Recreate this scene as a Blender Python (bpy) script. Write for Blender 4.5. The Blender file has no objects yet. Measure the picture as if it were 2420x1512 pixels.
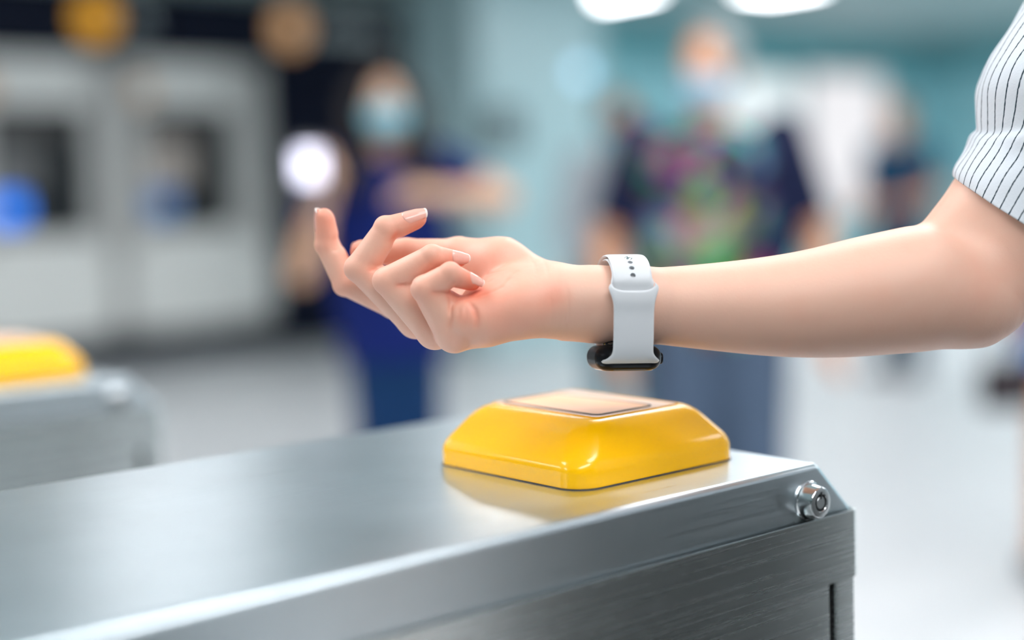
import bpy, bmesh, math, random
import numpy as np
from mathutils import Vector, Matrix

# ------------------------------------------------------------------ camera, light, exposure
scene = bpy.context.scene
col = scene.collection
HC = 1.1708                       # lens height above the floor; the gate top is 1.0 m
PITCH, ROLL, YAW_A = 0.08853, 0.03425, 0.87387
FWD = np.array([0, math.cos(PITCH), -math.sin(PITCH)])
_u0 = np.array([0, math.sin(PITCH), math.cos(PITCH)]); _r0 = np.array([1.0, 0, 0])
RGT = math.cos(ROLL) * _r0 - math.sin(ROLL) * _u0
UP = math.cos(ROLL) * _u0 + math.sin(ROLL) * _r0
CAM = np.array([0, 0, HC])
A_DIR = np.array([math.sin(YAW_A), math.cos(YAW_A), 0])      # along the gates (away to the right)
B_DIR = np.array([-math.cos(YAW_A), math.sin(YAW_A), 0])     # across the gates (away to the left)
GATE_YAW = math.pi / 2 - YAW_A
cam_data = bpy.data.cameras.new('camera')
cam = bpy.data.objects.new('camera', cam_data); col.objects.link(cam)
m = Matrix.Identity(4)
for i, v in enumerate((RGT, UP, -FWD)):
    for k in range(3): m[k][i] = v[k]
m.translation = Vector(CAM); cam.matrix_world = m
cam_data.sensor_width = 36; cam_data.lens = 50
cam_data.clip_start = 0.02; cam_data.clip_end = 100
cam_data.dof.use_dof = True; cam_data.dof.focus_distance = 0.835; cam_data.dof.aperture_fstop = 1.4
cam_data.dof.aperture_blades = 0
scene.camera = cam
world = bpy.data.worlds.new('world'); scene.world = world; world.use_nodes = True
world.node_tree.nodes['Background'].inputs[0].default_value = (0.75, 0.85, 0.9, 1)
world.node_tree.nodes['Background'].inputs[1].default_value = 0.3
LAMP_STRENGTH = 9.0
vs = scene.view_settings
vs.view_transform = 'Standard'; vs.look = 'None'; vs.gamma = 1.0; vs.use_curve_mapping = False
vs.exposure = 0.65
scene.cycles.use_denoising = True
scene.cycles.max_bounces = 10; scene.cycles.sample_clamp_indirect = 6

# ------------------------------------------------------------------ helpers
def ab(a, b, z=0.0):
    p = A_DIR * a + B_DIR * b
    return Vector((p[0], p[1], z))
def cam_mm(P):
    """millimetres in lens axes (right, down, forward) -> world metres"""
    P = np.asarray(P, float)
    return CAM + (P[..., 0:1] * RGT - P[..., 1:2] * UP + P[..., 2:3] * FWD) / 1000.0
def tag(o, label=None, cat=None, group=None, kind=None):
    if label: o['label'] = label
    if cat: o['category'] = cat
    if group: o['group'] = group
    if kind: o['kind'] = kind
    return o
def empty(name, loc, rz=0, label=None, cat=None, group=None):
    o = bpy.data.objects.new(name, None); o.empty_display_size = 0.05
    o.location = loc; o.rotation_euler = (0, 0, rz); col.objects.link(o)
    return tag(o, label, cat, group)
def link(name, me, mats, parent=None, smooth=False, loc=None):
    o = bpy.data.objects.new(name, me); col.objects.link(o)
    for mt in (mats if isinstance(mats, (list, tuple)) else [mats]): me.materials.append(mt)
    if parent: o.parent = parent
    if loc is not None: o.location = loc
    if smooth: me.polygons.foreach_set('use_smooth', [True] * len(me.polygons))
    return o
def pyd(name, V, Fc, mats, parent=None, smooth=False):
    me = bpy.data.meshes.new(name)
    me.from_pydata([tuple(map(float, v)) for v in V], [], [tuple(int(i) for i in f) for f in Fc]); me.update()
    return link(name, me, mats, parent, smooth)
def box_bm(bm, x0, x1, y0, y1, z0, z1):
    r = bmesh.ops.create_cube(bm, size=1.0)
    bmesh.ops.scale(bm, vec=(x1 - x0, y1 - y0, z1 - z0), verts=r['verts'])
    bmesh.ops.translate(bm, vec=((x0 + x1) / 2, (y0 + y1) / 2, (z0 + z1) / 2), verts=r['verts'])
    return r['verts']
def box(name, x0, x1, y0, y1, z0, z1, mat, parent=None, bev=0.0, seg=2, loc=None, rz=0):
    bm = bmesh.new(); box_bm(bm, x0, x1, y0, y1, z0, z1)
    if bev: bmesh.ops.bevel(bm, geom=bm.edges[:], offset=bev, segments=seg, affect='EDGES', profile=0.5)
    me = bpy.data.meshes.new(name); bm.to_mesh(me); bm.free()
    o = link(name, me, mat, parent, smooth=False)
    if bev: shade_auto(o, flat=True)
    if loc is not None: o.location = loc; o.rotation_euler = (0, 0, rz)
    return o
def shade_auto(o, ang=0.6, flat=False):
    if flat: w = o.modifiers.new('even_shading', 'WEIGHTED_NORMAL'); w.keep_sharp = True; w.weight = 80
    me = o.data
    me.polygons.foreach_set('use_smooth', [True] * len(me.polygons))
    bm = bmesh.new(); bm.from_mesh(me)
    for e in bm.edges:
        if len(e.link_faces) == 2: e.smooth = e.calc_face_angle(0) < ang
    bm.to_mesh(me); bm.free()
def lathe(name, prof, mat, parent=None, n=48, axis='y', ang=0.5, caps=True):
    """prof: (radius, height) list, turned about the axis"""
    V, Fc = [], []
    for r, h in prof:
        for i in range(n):
            a = 2 * math.pi * i / n; c, s = r * math.cos(a), r * math.sin(a)
            V.append((c, h, s) if axis == 'y' else (c, s, h) if axis == 'z' else (h, c, s))
    for k in range(len(prof) - 1):
        for i in range(n):
            j = (i + 1) % n; Fc.append((k * n + i, k * n + j, (k + 1) * n + j, (k + 1) * n + i))
    if caps: Fc.append(tuple(range(n))[::-1]); Fc.append(tuple((len(prof) - 1) * n + i for i in range(n)))
    o = pyd(name, V, Fc, mat, parent)
    bm = bmesh.new(); bm.from_mesh(o.data); bmesh.ops.recalc_face_normals(bm, faces=bm.faces[:]); bm.to_mesh(o.data); bm.free()
    shade_auto(o, ang); return o

# ------------------------------------------------------------------ materials
def mat(name, colr, rough=0.5, metal=0.0, spec=0.5, coat=0.0, sss=0.0, emit=None, es=0.0):
    mt = bpy.data.materials.new(name); mt.use_nodes = True
    b = mt.node_tree.nodes['Principled BSDF']
    b.inputs['Base Color'].default_value = (*colr, 1); b.inputs['Roughness'].default_value = rough
    b.inputs['Metallic'].default_value = metal; b.inputs['Specular IOR Level'].default_value = spec
    b.inputs['Coat Weight'].default_value = coat; b.inputs['Coat Roughness'].default_value = 0.05
    if emit: b.inputs['Emission Color'].default_value = (*emit, 1); b.inputs['Emission Strength'].default_value = es
    return mt
def nodes(mt): return mt.node_tree.nodes, mt.node_tree.links, mt.node_tree.nodes['Principled BSDF']
def noise_color(mt, scale, c1, c2, coords='Object', detail=4, sc=(1, 1, 1)):
    N, L, B = nodes(mt)
    tc = N.new('ShaderNodeTexCoord'); mp = N.new('ShaderNodeMapping'); mp.inputs['Scale'].default_value = sc
    nz = N.new('ShaderNodeTexNoise'); nz.inputs['Scale'].default_value = scale; nz.inputs['Detail'].default_value = detail
    rp = N.new('ShaderNodeMix'); rp.data_type = 'RGBA'
    rp.inputs['A'].default_value = (*c1, 1); rp.inputs['B'].default_value = (*c2, 1)
    L.new(tc.outputs[coords], mp.inputs[0]); L.new(mp.outputs[0], nz.inputs['Vector'])
    L.new(nz.outputs['Fac'], rp.inputs['Factor']); L.new(rp.outputs['Result'], B.inputs['Base Color'])
    return nz
def add_bump(mt, scale, strength, dist, sc=(1, 1, 1), detail=3):
    N, L, B = nodes(mt)
    tc = N.new('ShaderNodeTexCoord'); mp = N.new('ShaderNodeMapping'); mp.inputs['Scale'].default_value = sc
    nz = N.new('ShaderNodeTexNoise'); nz.inputs['Scale'].default_value = scale; nz.inputs['Detail'].default_value = detail
    bp = N.new('ShaderNodeBump'); bp.inputs['Strength'].default_value = strength; bp.inputs['Distance'].default_value = dist
    L.new(tc.outputs['Object'], mp.inputs[0]); L.new(mp.outputs[0], nz.inputs['Vector'])
    L.new(nz.outputs['Fac'], bp.inputs['Height']); L.new(bp.outputs[0], B.inputs['Normal'])
    return nz

# ------------------------------------------------------------------ implicit surfaces (skin, cloth)
F = 3361.0
def X(u, v, z): return np.array([(u - 1210) * z / F, (v - 756) * z / F, z], np.float32)
def R(rpx, z): return rpx * z / F
def smin(a,b,k):
    h=np.clip(0.5+0.5*(b-a)/k,0,1); return b+(a-b)*h-k*h*(1-h)
def smax(a,b,k): return -smin(-a,-b,k)
def cone(p,a,b,ra,rb,w=None,kw=1.0):
    """tapered capsule; w = axis along which the section is kw times wider"""
    ab=b-a; ap=p-a
    if w is not None:
        w=w/np.linalg.norm(w)
        ap=ap-np.outer(ap@w,w)*(1-1/kw); ab=ab-w*(ab@w)*(1-1/kw)
    t=np.clip(ap@ab/(ab@ab),0,1)
    d=ap-t[:,None]*ab
    return np.sqrt((d*d).sum(1))-(ra+(rb-ra)*t)
def ell(p,c,r,ax=None):
    q=p-c
    if ax is not None: q=q@ax.T
    q=q/np.asarray(r,np.float32)
    k0=np.sqrt((q*q).sum(1)); k1=np.sqrt(((q/np.asarray(r,np.float32))**2).sum(1))
    return k0*(k0-1)/np.maximum(k1,1e-6)
def chain(p,pts,k=2.0,w=None,kw=1.0):
    d=None
    for (u0,v0,z0,r0),(u1,v1,z1,r1) in zip(pts[:-1],pts[1:]):
        c=cone(p,X(u0,v0,z0),X(u1,v1,z1),R(r0,z0),R(r1,z1),w,kw)
        d=c if d is None else smin(d,c,k)
    return d
W=np.array([0,0.25,1.0])     # hand/arm is wider along this (depth)
FING=dict(
 pinky=[(1072,788,828,45),(1007,683,816,35),(1064,647,813,28),(1117,667,821,19)],
 ring=[(1028,780,843,46),(918,664,834,36),(1021,607,829,30),(1084,612,838,19)],
 middle=[(984,754,860,47),(852,633,851,37),(914,541,848,31),(986,516,851,22)],
 index=[(935,716,878,40),(818,668,880,32),(774,577,878,29),(766,515,874,23)],
)
THUMB=[(1165,632,870,60),(1085,604,876,40),(958,598,880,34),(855,594,880,27)]
def unit(v): return v/np.linalg.norm(v)
def finger(p,pts):
    P=[X(*q[:3]) for q in pts]; r=[R(q[3],q[2]) for q in pts]
    d=None
    for i in range(3):
        c=cone(p,P[i],P[i+1],r[i]*.97,r[i+1]*(.97 if i<2 else 1.0)); d=c if d is None else smin(d,c,1.2)
    for i in range(3):
        j=1 if i==0 else 2 if i==1 else 2
        bis=unit(unit(P[j-1]-P[j])+unit(P[j+1]-P[j])); s=P[i+1]-P[i]; n=bis-s*(bis@s)/(s@s); n=unit(n)
        if i==0: a,b,o=.45,.72,.16
        elif i==1: a,b,o=.36,.66,.15
        else: a,b,o=.42,.88,.16
        ra=r[i]+(r[i+1]-r[i])*a; rb=r[i]+(r[i+1]-r[i])*b
        c=cone(p,P[i]+s*a+n*ra*o,P[i]+s*b+n*rb*o,ra*.93,rb*.93); d=smin(d,c,1.3)
        if i>0:   # dorsal knuckle of joint i
            bi=unit(unit(P[i-1]-P[i])+unit(P[i+1]-P[i]))
            k=cone(p,P[i]-bi*r[i]*.28,P[i]-bi*r[i]*.28+s*1e-3,r[i]*.78,r[i]*.78); d=smin(d,k,1.5)
    return d
def fingers(p):
    d=None
    for n,pts in FING.items():
        c=finger(p,pts)
        d=c if d is None else smin(d,c,0.5)
    return d
def palm(p):
    d=chain(p,[(1500,722,845,88),(1400,719,845,82),(1310,710,846,78)],6,W,1.3)
    hyp=chain(p,[(1310,724,836,68),(1240,728,829,67),(1150,752,828,68)],6)
    the=chain(p,[(1290,676,860,54),(1180,636,868,73),(1085,604,876,42)],6)
    d=smin(d,hyp,13); d=smin(d,the,14)
    d=smin(d,chain(p,[(1300,700,846,60),(1215,692,842,52),(1140,712,842,46)],6),12)
    mc=None
    for u,v,z,r in [(935,716,878,38),(984,754,860,45),(1028,780,843,45),(1075,788,830,46)]:
        c=cone(p,X(1290,715,848),X(u,v,z),R(58,848),R(r,z)); mc=c if mc is None else smin(mc,c,5)
    d=smin(d,mc,5)
    d=smin(d,ell(p,X(1094,750,817),(8.5,9.5,6.5)),7)      # folded flesh below the little finger
    return d
ARM_NODES=[(1330,716,845,81),(1420,719,845,83),(1500,721,845,86.5),(1600,724,845,95),(1700,725,846,105),(1800,724,847,116),(1900,718,848,127),(2000,705,850,139),(2090,692,851,146),(2170,682,852,150),(2240,684,853,138),(2300,690,854,119),(2345,692,854,92),(2385,694,854,50)]
def _sweep():
    n=np.array([[*X(u,v,z),R(r,z)] for u,v,z,r in ARM_NODES]); out=[]
    for i in range(len(n)-1):
        a,b,c,d=n[max(i-1,0)],n[i],n[i+1],n[min(i+2,len(n)-1)]
        for t in np.arange(0,1,.05):
            q=.5*((2*b)+(c-a)*t+(2*a-5*b+4*c-d)*t*t+(3*b-a-3*c+d)*t**3); out.append(q)
    out.append(n[-1]); out=np.array(out); k=np.ones(15)/15
    for j in (1,2,3): out[7:-7,j]=np.convolve(out[:,j],k,'valid')
    return out.astype(np.float32)
SW=_sweep()
def arm(p):
    xq=np.clip(p[:,0],SW[0,0],SW[-1,0]); i=np.searchsorted(SW[:,0],xq).clip(1,len(SW)-1)
    t=((xq-SW[i-1,0])/(SW[i,0]-SW[i-1,0]))[:,None]; c=SW[i-1]*(1-t)+SW[i]*t
    e=np.sqrt((p[:,1]-c[:,1])**2+((p[:,2]-c[:,2])/1.15)**2)-c[:,3]; o=np.abs(p[:,0]-xq)
    d=np.sqrt(np.maximum(e,0)**2+o*o)+np.minimum(e,0)*(o<=0)
    up=chain(p,[(2310,690,854,123),(2412,515,862,168),(2560,270,870,176)],4)
    d=smin(d,up,13)
    d=smin(d,chain(p,[(2252,592,856,96),(2338,492,860,102)],4),6)
    return smin(d,ell(p,X(2322,790,850),(7.5,5.5,8)),5)
CREASE=[ # (u,v) lines on the near surface, depth, width (mm)
 ([(1020,690),(1038,691),(1056,688)],1.1,.9),([(938,674),(957,673),(975,668)],1.1,.9),([(874,639),(890,637),(905,630)],.9,.9),
 ([(938,550),(931,560),(927,568)],.5,.9),([(1020,622),(1015,632)],.4,.9),([(802,588),(794,592),(786,592)],.4,.9),
 ([(1250,600),(1262,622),(1266,645)],.25,1.1),([(1282,612),(1292,634),(1294,655)],.25,1.1),
 ([(1058,688),(1064,706),(1065,751),(1060,785)],1.5,1.2),
 ([(1106,712),(1122,733),(1127,755),(1126,780)],1.3,1.5),
 ([(1086,720),(1084,745),(1080,775)],.35,1.0),([(1101,724),(1100,748),(1097,778)],.35,1.0),
 ([(1335,668),(1342,700),(1341,740),(1334,775)],.35,1.3),([(1300,700),(1304,730),(1300,765)],.25,1.3),
 ([(1160,662),(1135,668),(1118,684),(1108,700)],.5,1.1),([(1190,640),(1150,648),(1130,655)],.4,1.0),
 ([(1222,640),(1190,676),(1150,694),(1112,706)],.45,1.3),
]
CR3=[]
def sdf0(p):
    pa=palm(p); f=fingers(p); th=chain(p,THUMB,3)
    d=smin(pa,arm(p),6)
    d=smin(d,th,3.5)
    d=smin(d,f,2.2)
    d=smin(d,cone(p,X(1034,708,820),X(1078,778,826),R(33,820),R(41,826)),2)
    return smin(d,cone(p,X(1064,706,825),X(1116,728,825),R(18,826),R(15,826)),5)
def surf(u,v,z0=740):
    D=X(u,v,1.0); z=z0
    for _ in range(300):
        d=float(sdf0((D*z)[None])[0]); z+=d*.7
        if abs(d)<.02 or z>1000: break
    return D*z
def setup():
    if CR3: return
    for L,a,w in CREASE:
        CR3.append((np.array([surf(u,v) for u,v in L]),a,w))
def sdf(p):
    p=np.asarray(p,np.float32); setup(); d=sdf0(p)
    for P,a,w in CR3:
        m=np.where(((p-P.mean(0))**2).sum(1)<(np.linalg.norm(P[0]-P[-1])*.5+4*w+3)**2)[0]
        if len(m)==0: continue
        q=p[m]; dd=np.full(len(q),1e9); tt=np.zeros(len(q)); n=len(P)-1
        for i,(A,B) in enumerate(zip(P[:-1],P[1:])):
            t=np.clip((q-A)@(B-A)/((B-A)@(B-A)),0,1); c=np.linalg.norm(q-A-t[:,None]*(B-A),axis=1)
            k=c<dd; dd[k]=c[k]; tt[k]=(i+t[k])/n
        d[m]+=a*np.exp(-(dd/w)**2)*np.sqrt(np.sin(np.pi*np.clip(tt,0.02,.98)))
    return d

def mesh_sdf(f, lo, hi, h, c=5, safety=1.25, newton=1):
    """surface nets over a sparse grid; returns vertices and quads"""
    lo = np.array(lo, np.float64); n = (np.ceil((np.array(hi) - lo) / (h * c)).astype(int)) * c
    nb = n // c
    g = np.stack(np.meshgrid(*[np.arange(k) for k in nb], indexing='ij'), -1).reshape(-1, 3)
    def ev(P):
        return np.concatenate([f(P[i:i + 200000].astype(np.float32)) for i in range(0, len(P), 200000)])
    dc = ev(lo + (g * c + (c - 1) / 2) * h)
    D = np.repeat(np.repeat(np.repeat(dc.reshape(nb).astype(np.float32), c, 0), c, 1), c, 2)
    act = g[np.abs(dc) < c * h * 0.87 * safety + h]
    off = np.stack(np.meshgrid(*[np.arange(c)] * 3, indexing='ij'), -1).reshape(-1, 3)
    I = (act[:, None, :] * c + off[None]).reshape(-1, 3)
    D[I[:, 0], I[:, 1], I[:, 2]] = ev(lo + I * h)
    D[0], D[-1], D[:, 0], D[:, -1], D[:, :, 0], D[:, :, -1] = [np.maximum(q, h) for q in (D[0], D[-1], D[:, 0], D[:, -1], D[:, :, 0], D[:, :, -1])]
    S = D < 0
    cnt = np.zeros(np.array(D.shape) - 1, np.uint8)
    cor = [(i, j, k) for i in (0, 1) for j in (0, 1) for k in (0, 1)]
    sl = lambda o: tuple(slice(q, D.shape[a] - 1 + q) for a, q in enumerate(o))
    for o in cor: cnt += S[sl(o)]
    cells = np.argwhere((cnt > 0) & (cnt < 8))
    idx = np.full(cnt.shape, -1, np.int32); idx[tuple(cells.T)] = np.arange(len(cells))
    acc = np.zeros((len(cells), 3)); k = np.zeros(len(cells))
    for a in range(3):
        for o in cor:
            if o[a]: continue
            o2 = list(o); o2[a] = 1
            d0 = D[tuple((cells + o).T)]; d1 = D[tuple((cells + o2).T)]
            mm = (d0 < 0) != (d1 < 0); t = d0[mm] / (d0[mm] - d1[mm])
            p = np.array(o, float) + np.zeros((mm.sum(), 3)); p[:, a] = t
            acc[mm] += p; k[mm] += 1
    V = lo + (cells + acc / k[:, None]) * h
    Q = []
    for a in range(3):
        b, c2 = (a + 1) % 3, (a + 2) % 3
        s0 = [slice(None)] * 3; s1 = [slice(None)] * 3; s0[a] = slice(0, -1); s1[a] = slice(1, None)
        e = np.argwhere(S[tuple(s0)] != S[tuple(s1)])
        e = e[(e[:, b] > 0) & (e[:, c2] > 0) & (e[:, b] < cnt.shape[b]) & (e[:, c2] < cnt.shape[c2])]
        ub = np.eye(3, dtype=int)[b]; uc = np.eye(3, dtype=int)[c2]
        q = np.stack([idx[tuple((e + w).T)] for w in (-ub - uc, -uc, 0 * ub, -ub)], 1)
        flip = ~S[tuple(e.T)]
        q[flip] = q[flip][:, ::-1]; Q.append(q)
    Q = np.concatenate(Q); Q = Q[(Q >= 0).all(1)]
    for _ in range(newton):
        e = h * 0.4
        d = ev(V); gr = np.stack([ev(V + np.eye(3)[i] * e) - ev(V - np.eye(3)[i] * e) for i in range(3)], 1) / (2 * e)
        gl = np.maximum((gr * gr).sum(1), 0.3)
        V = V - gr * np.clip(d / gl, -h * .6, h * .6)[:, None]
    return V, Q
def fast_mesh(name, V, Q, mats, parent=None):
    me = bpy.data.meshes.new(name)
    me.vertices.add(len(V)); me.vertices.foreach_set('co', np.asarray(V, np.float32).ravel())
    me.loops.add(Q.size); me.loops.foreach_set('vertex_index', Q.astype(np.int32).ravel())
    me.polygons.add(len(Q)); me.polygons.foreach_set('loop_start', np.arange(0, Q.size, 4, dtype=np.int32))
    me.update(calc_edges=True); me.validate()
    return link(name, me, mats, parent, smooth=True)

# ------------------------------------------------------------------ the room
XE, YF, GW = 0.69541, 0.54199, 0.326
M = {}
M['floor'] = mat('floor_stone', (0.72, 0.74, 0.75), 0.38); noise_color(M['floor'], 90, (0.57, 0.58, 0.58), (0.66, 0.67, 0.69))
M['ceiling'] = mat('ceiling_panel', (0.36, 0.47, 0.48), 0.6)
M['navy'] = mat('navy_cladding', (0.004, 0.007, 0.022), 0.6, spec=.15)
M['navy2'] = mat('navy_fascia', (0.006, 0.010, 0.025), 0.6, spec=.15)
M['teal'] = mat('teal_wall', (0.22, 0.45, 0.50), 0.45); noise_color(M['teal'], 1.5, (0.30, 0.62, 0.68), (0.36, 0.68, 0.74))
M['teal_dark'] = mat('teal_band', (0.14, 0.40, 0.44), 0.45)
M['teal_pale'] = mat('pale_teal_enamel', (0.37, 0.54, 0.57), 0.3)
M['wall_side'] = mat('grey_green_wall', (0.16, 0.19, 0.19), 0.5)
M['steel_trim'] = mat('steel_trim', (0.5, 0.52, 0.53), 0.3, 1.0)
A0, A1, B0, B1, H = -6.0, 15.0, -6.0, 9.97, 2.8
def room(name, a0, a1, b0, b1, z0, z1, mt, bev=0):
    o = box(name, a0, a1, b0, b1, z0, z1, mt, None, bev)
    o.rotation_euler = (0, 0, GATE_YAW); o['kind'] = 'structure'; return o
room('floor', A0, A1, B0, B1, -0.1, 0.0, M['floor'])
room('ceiling', A0, A1, B0, B1, H, H + 0.1, M['ceiling'])
room('wall_left', A0, 8.3, B1, B1 + 0.15, 0, H, M['navy'])
room('wall_back', 8.3, A1, B1, B1 + 0.15, 0, H, M['teal'])
room('wall_right', A1, A1 + 0.15, B0, B1, 0, H, M['teal'])
room('wall_front', A0, A1, B0 - 0.15, B0, 0, H, M['wall_side'])
room('wall_near', A0 - 0.15, A0, B0, B1, 0, H, M['wall_side'])
room('wall_column', 6.41, 7.63, 7.94, 8.79, 0, H, M['teal_pale'], 0.03)
room('baseboard_left', A0, 8.3, B1 - 0.02, B1, 0, 0.16, M['navy2'])
room('baseboard_back', 8.3, A1, B1 - 0.02, B1, 0, 0.12, M['steel_trim'])
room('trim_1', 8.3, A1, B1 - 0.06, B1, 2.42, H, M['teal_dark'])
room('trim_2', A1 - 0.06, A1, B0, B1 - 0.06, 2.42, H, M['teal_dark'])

M['lamp'] = mat('lamp_diffuser', (0.9, 0.9, 0.9), 0.5, emit=(0.99, 0.98, 1.0), es=LAMP_STRENGTH)
M['lamp_frame'] = mat('lamp_frame', (0.7, 0.72, 0.72), 0.4)
def ceiling_light(a, b, la, lb, label):
    e = empty('ceiling_light', ab(a, b, H), GATE_YAW, label, 'ceiling light', 'ceiling lights')
    for nm, z0, z1, mt, s in (('diffuser', -0.05, -0.012, M['lamp'], 0.02), ('frame', -0.03, 0.0, M['lamp_frame'], 0.0)):
        bm = bmesh.new(); vv = box_bm(bm, -la / 2 + s, la / 2 - s, -lb / 2 + s, lb / 2 - s, z0, z1)
        ed = [x for x in bm.edges if abs(x.verts[0].co.z - x.verts[1].co.z) > 1e-4]
        bmesh.ops.bevel(bm, geom=ed, offset=0.09, segments=5, affect='EDGES', profile=0.5)
        me = bpy.data.meshes.new(nm); bm.to_mesh(me); bm.free(); link(nm, me, mt, e)
    return e
ceiling_light(8.10, 8.30, 0.5, 0.72, 'bright ceiling light panel above the pale teal column edge, the left of two in view')
ceiling_light(9.10, 7.40, 0.5, 0.60, 'bright ceiling light panel above the grey-haired man, the right of two in view')
k = 0
for a in (-3.5, -0.3, 2.9, 6.1, 9.3, 12.5):
    for b in (-3.8, -1.0, 1.8, 4.6, 7.4):
        if b > 7 and a > 6: continue
        if a * math.cos(YAW_A) + b * math.sin(YAW_A) < -1.2: continue
        if (a, b) in ((2.9, 4.6), (6.1, 4.6), (2.9, 7.4)): continue
        ceiling_light(a, b, 1.9, 0.6, 'rounded white light panel added to the station ceiling, out of view overhead'); k += 1

for a, b, la, lb in ((3.3, 6.7, 1.0, 0.5), (4.7, 5.7, 0.6, 0.6), (1.20, -0.20, 1.2, 0.6), (7.4, 6.0, 1.2, 0.6), (13.2, 6.2, 1.9, 0.6)):  # off-grid panels added unseen, for gate reflections and a brighter far wall
    ceiling_light(a, b, la, lb, 'rounded white light panel added to the station ceiling, out of view overhead')

# ------------------------------------------------------------------ the gates
def steel(name, base, rough, sc, bump=0.12):
    mt = mat(name, base, rough, 1.0); N, L, B = nodes(mt)
    add_bump(mt, 1.0, bump, 0.0004, sc, 4)
    tc = N.new('ShaderNodeTexCoord'); mp = N.new('ShaderNodeMapping'); mp.inputs['Scale'].default_value = tuple(q * .6 for q in sc)
    nz = N.new('ShaderNodeTexNoise'); nz.inputs['Scale'].default_value = 1.0; nz.inputs['Detail'].default_value = 5
    mr = N.new('ShaderNodeMapRange'); mr.inputs['To Min'].default_value = rough - 0.07; mr.inputs['To Max'].default_value = rough + 0.09
    L.new(tc.outputs['Object'], mp.inputs[0]); L.new(mp.outputs[0], nz.inputs['Vector']); L.new(nz.outputs['Fac'], mr.inputs['Value'])
    L.new(mr.outputs[0], B.inputs['Roughness'])
    n2 = N.new('ShaderNodeTexNoise'); n2.inputs['Scale'].default_value = 14; n2.inputs['Detail'].default_value = 5
    mx = N.new('ShaderNodeMix'); mx.data_type = 'RGBA'
    mx.inputs['A'].default_value = (*[q * .88 for q in base], 1); mx.inputs['B'].default_value = (*[min(1, q * 1.1) for q in base], 1)
    L.new(tc.outputs['Object'], n2.inputs['Vector']); L.new(n2.outputs['Fac'], mx.inputs['Factor']); L.new(mx.outputs['Result'], B.inputs['Base Color'])
    B.inputs['Anisotropic'].default_value = 0.0
    return mt
M['steel'] = steel('brushed_steel', (0.66, 0.70, 0.70), 0.25, (9, 1100, 1100), .025)
M['steel_top'] = steel('brushed_steel_top', (0.64, 0.71, 0.75), 0.30, (9, 1200, 1200), 0.025)
M['chrome'] = mat('chrome', (0.80, 0.81, 0.82), 0.12, 1.0)
M['chrome_dull'] = mat('worn_chrome', (0.50, 0.52, 0.53), 0.36, 1.0)
M['black'] = mat('black_gap', (0.006, 0.006, 0.007), 0.6)
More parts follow.
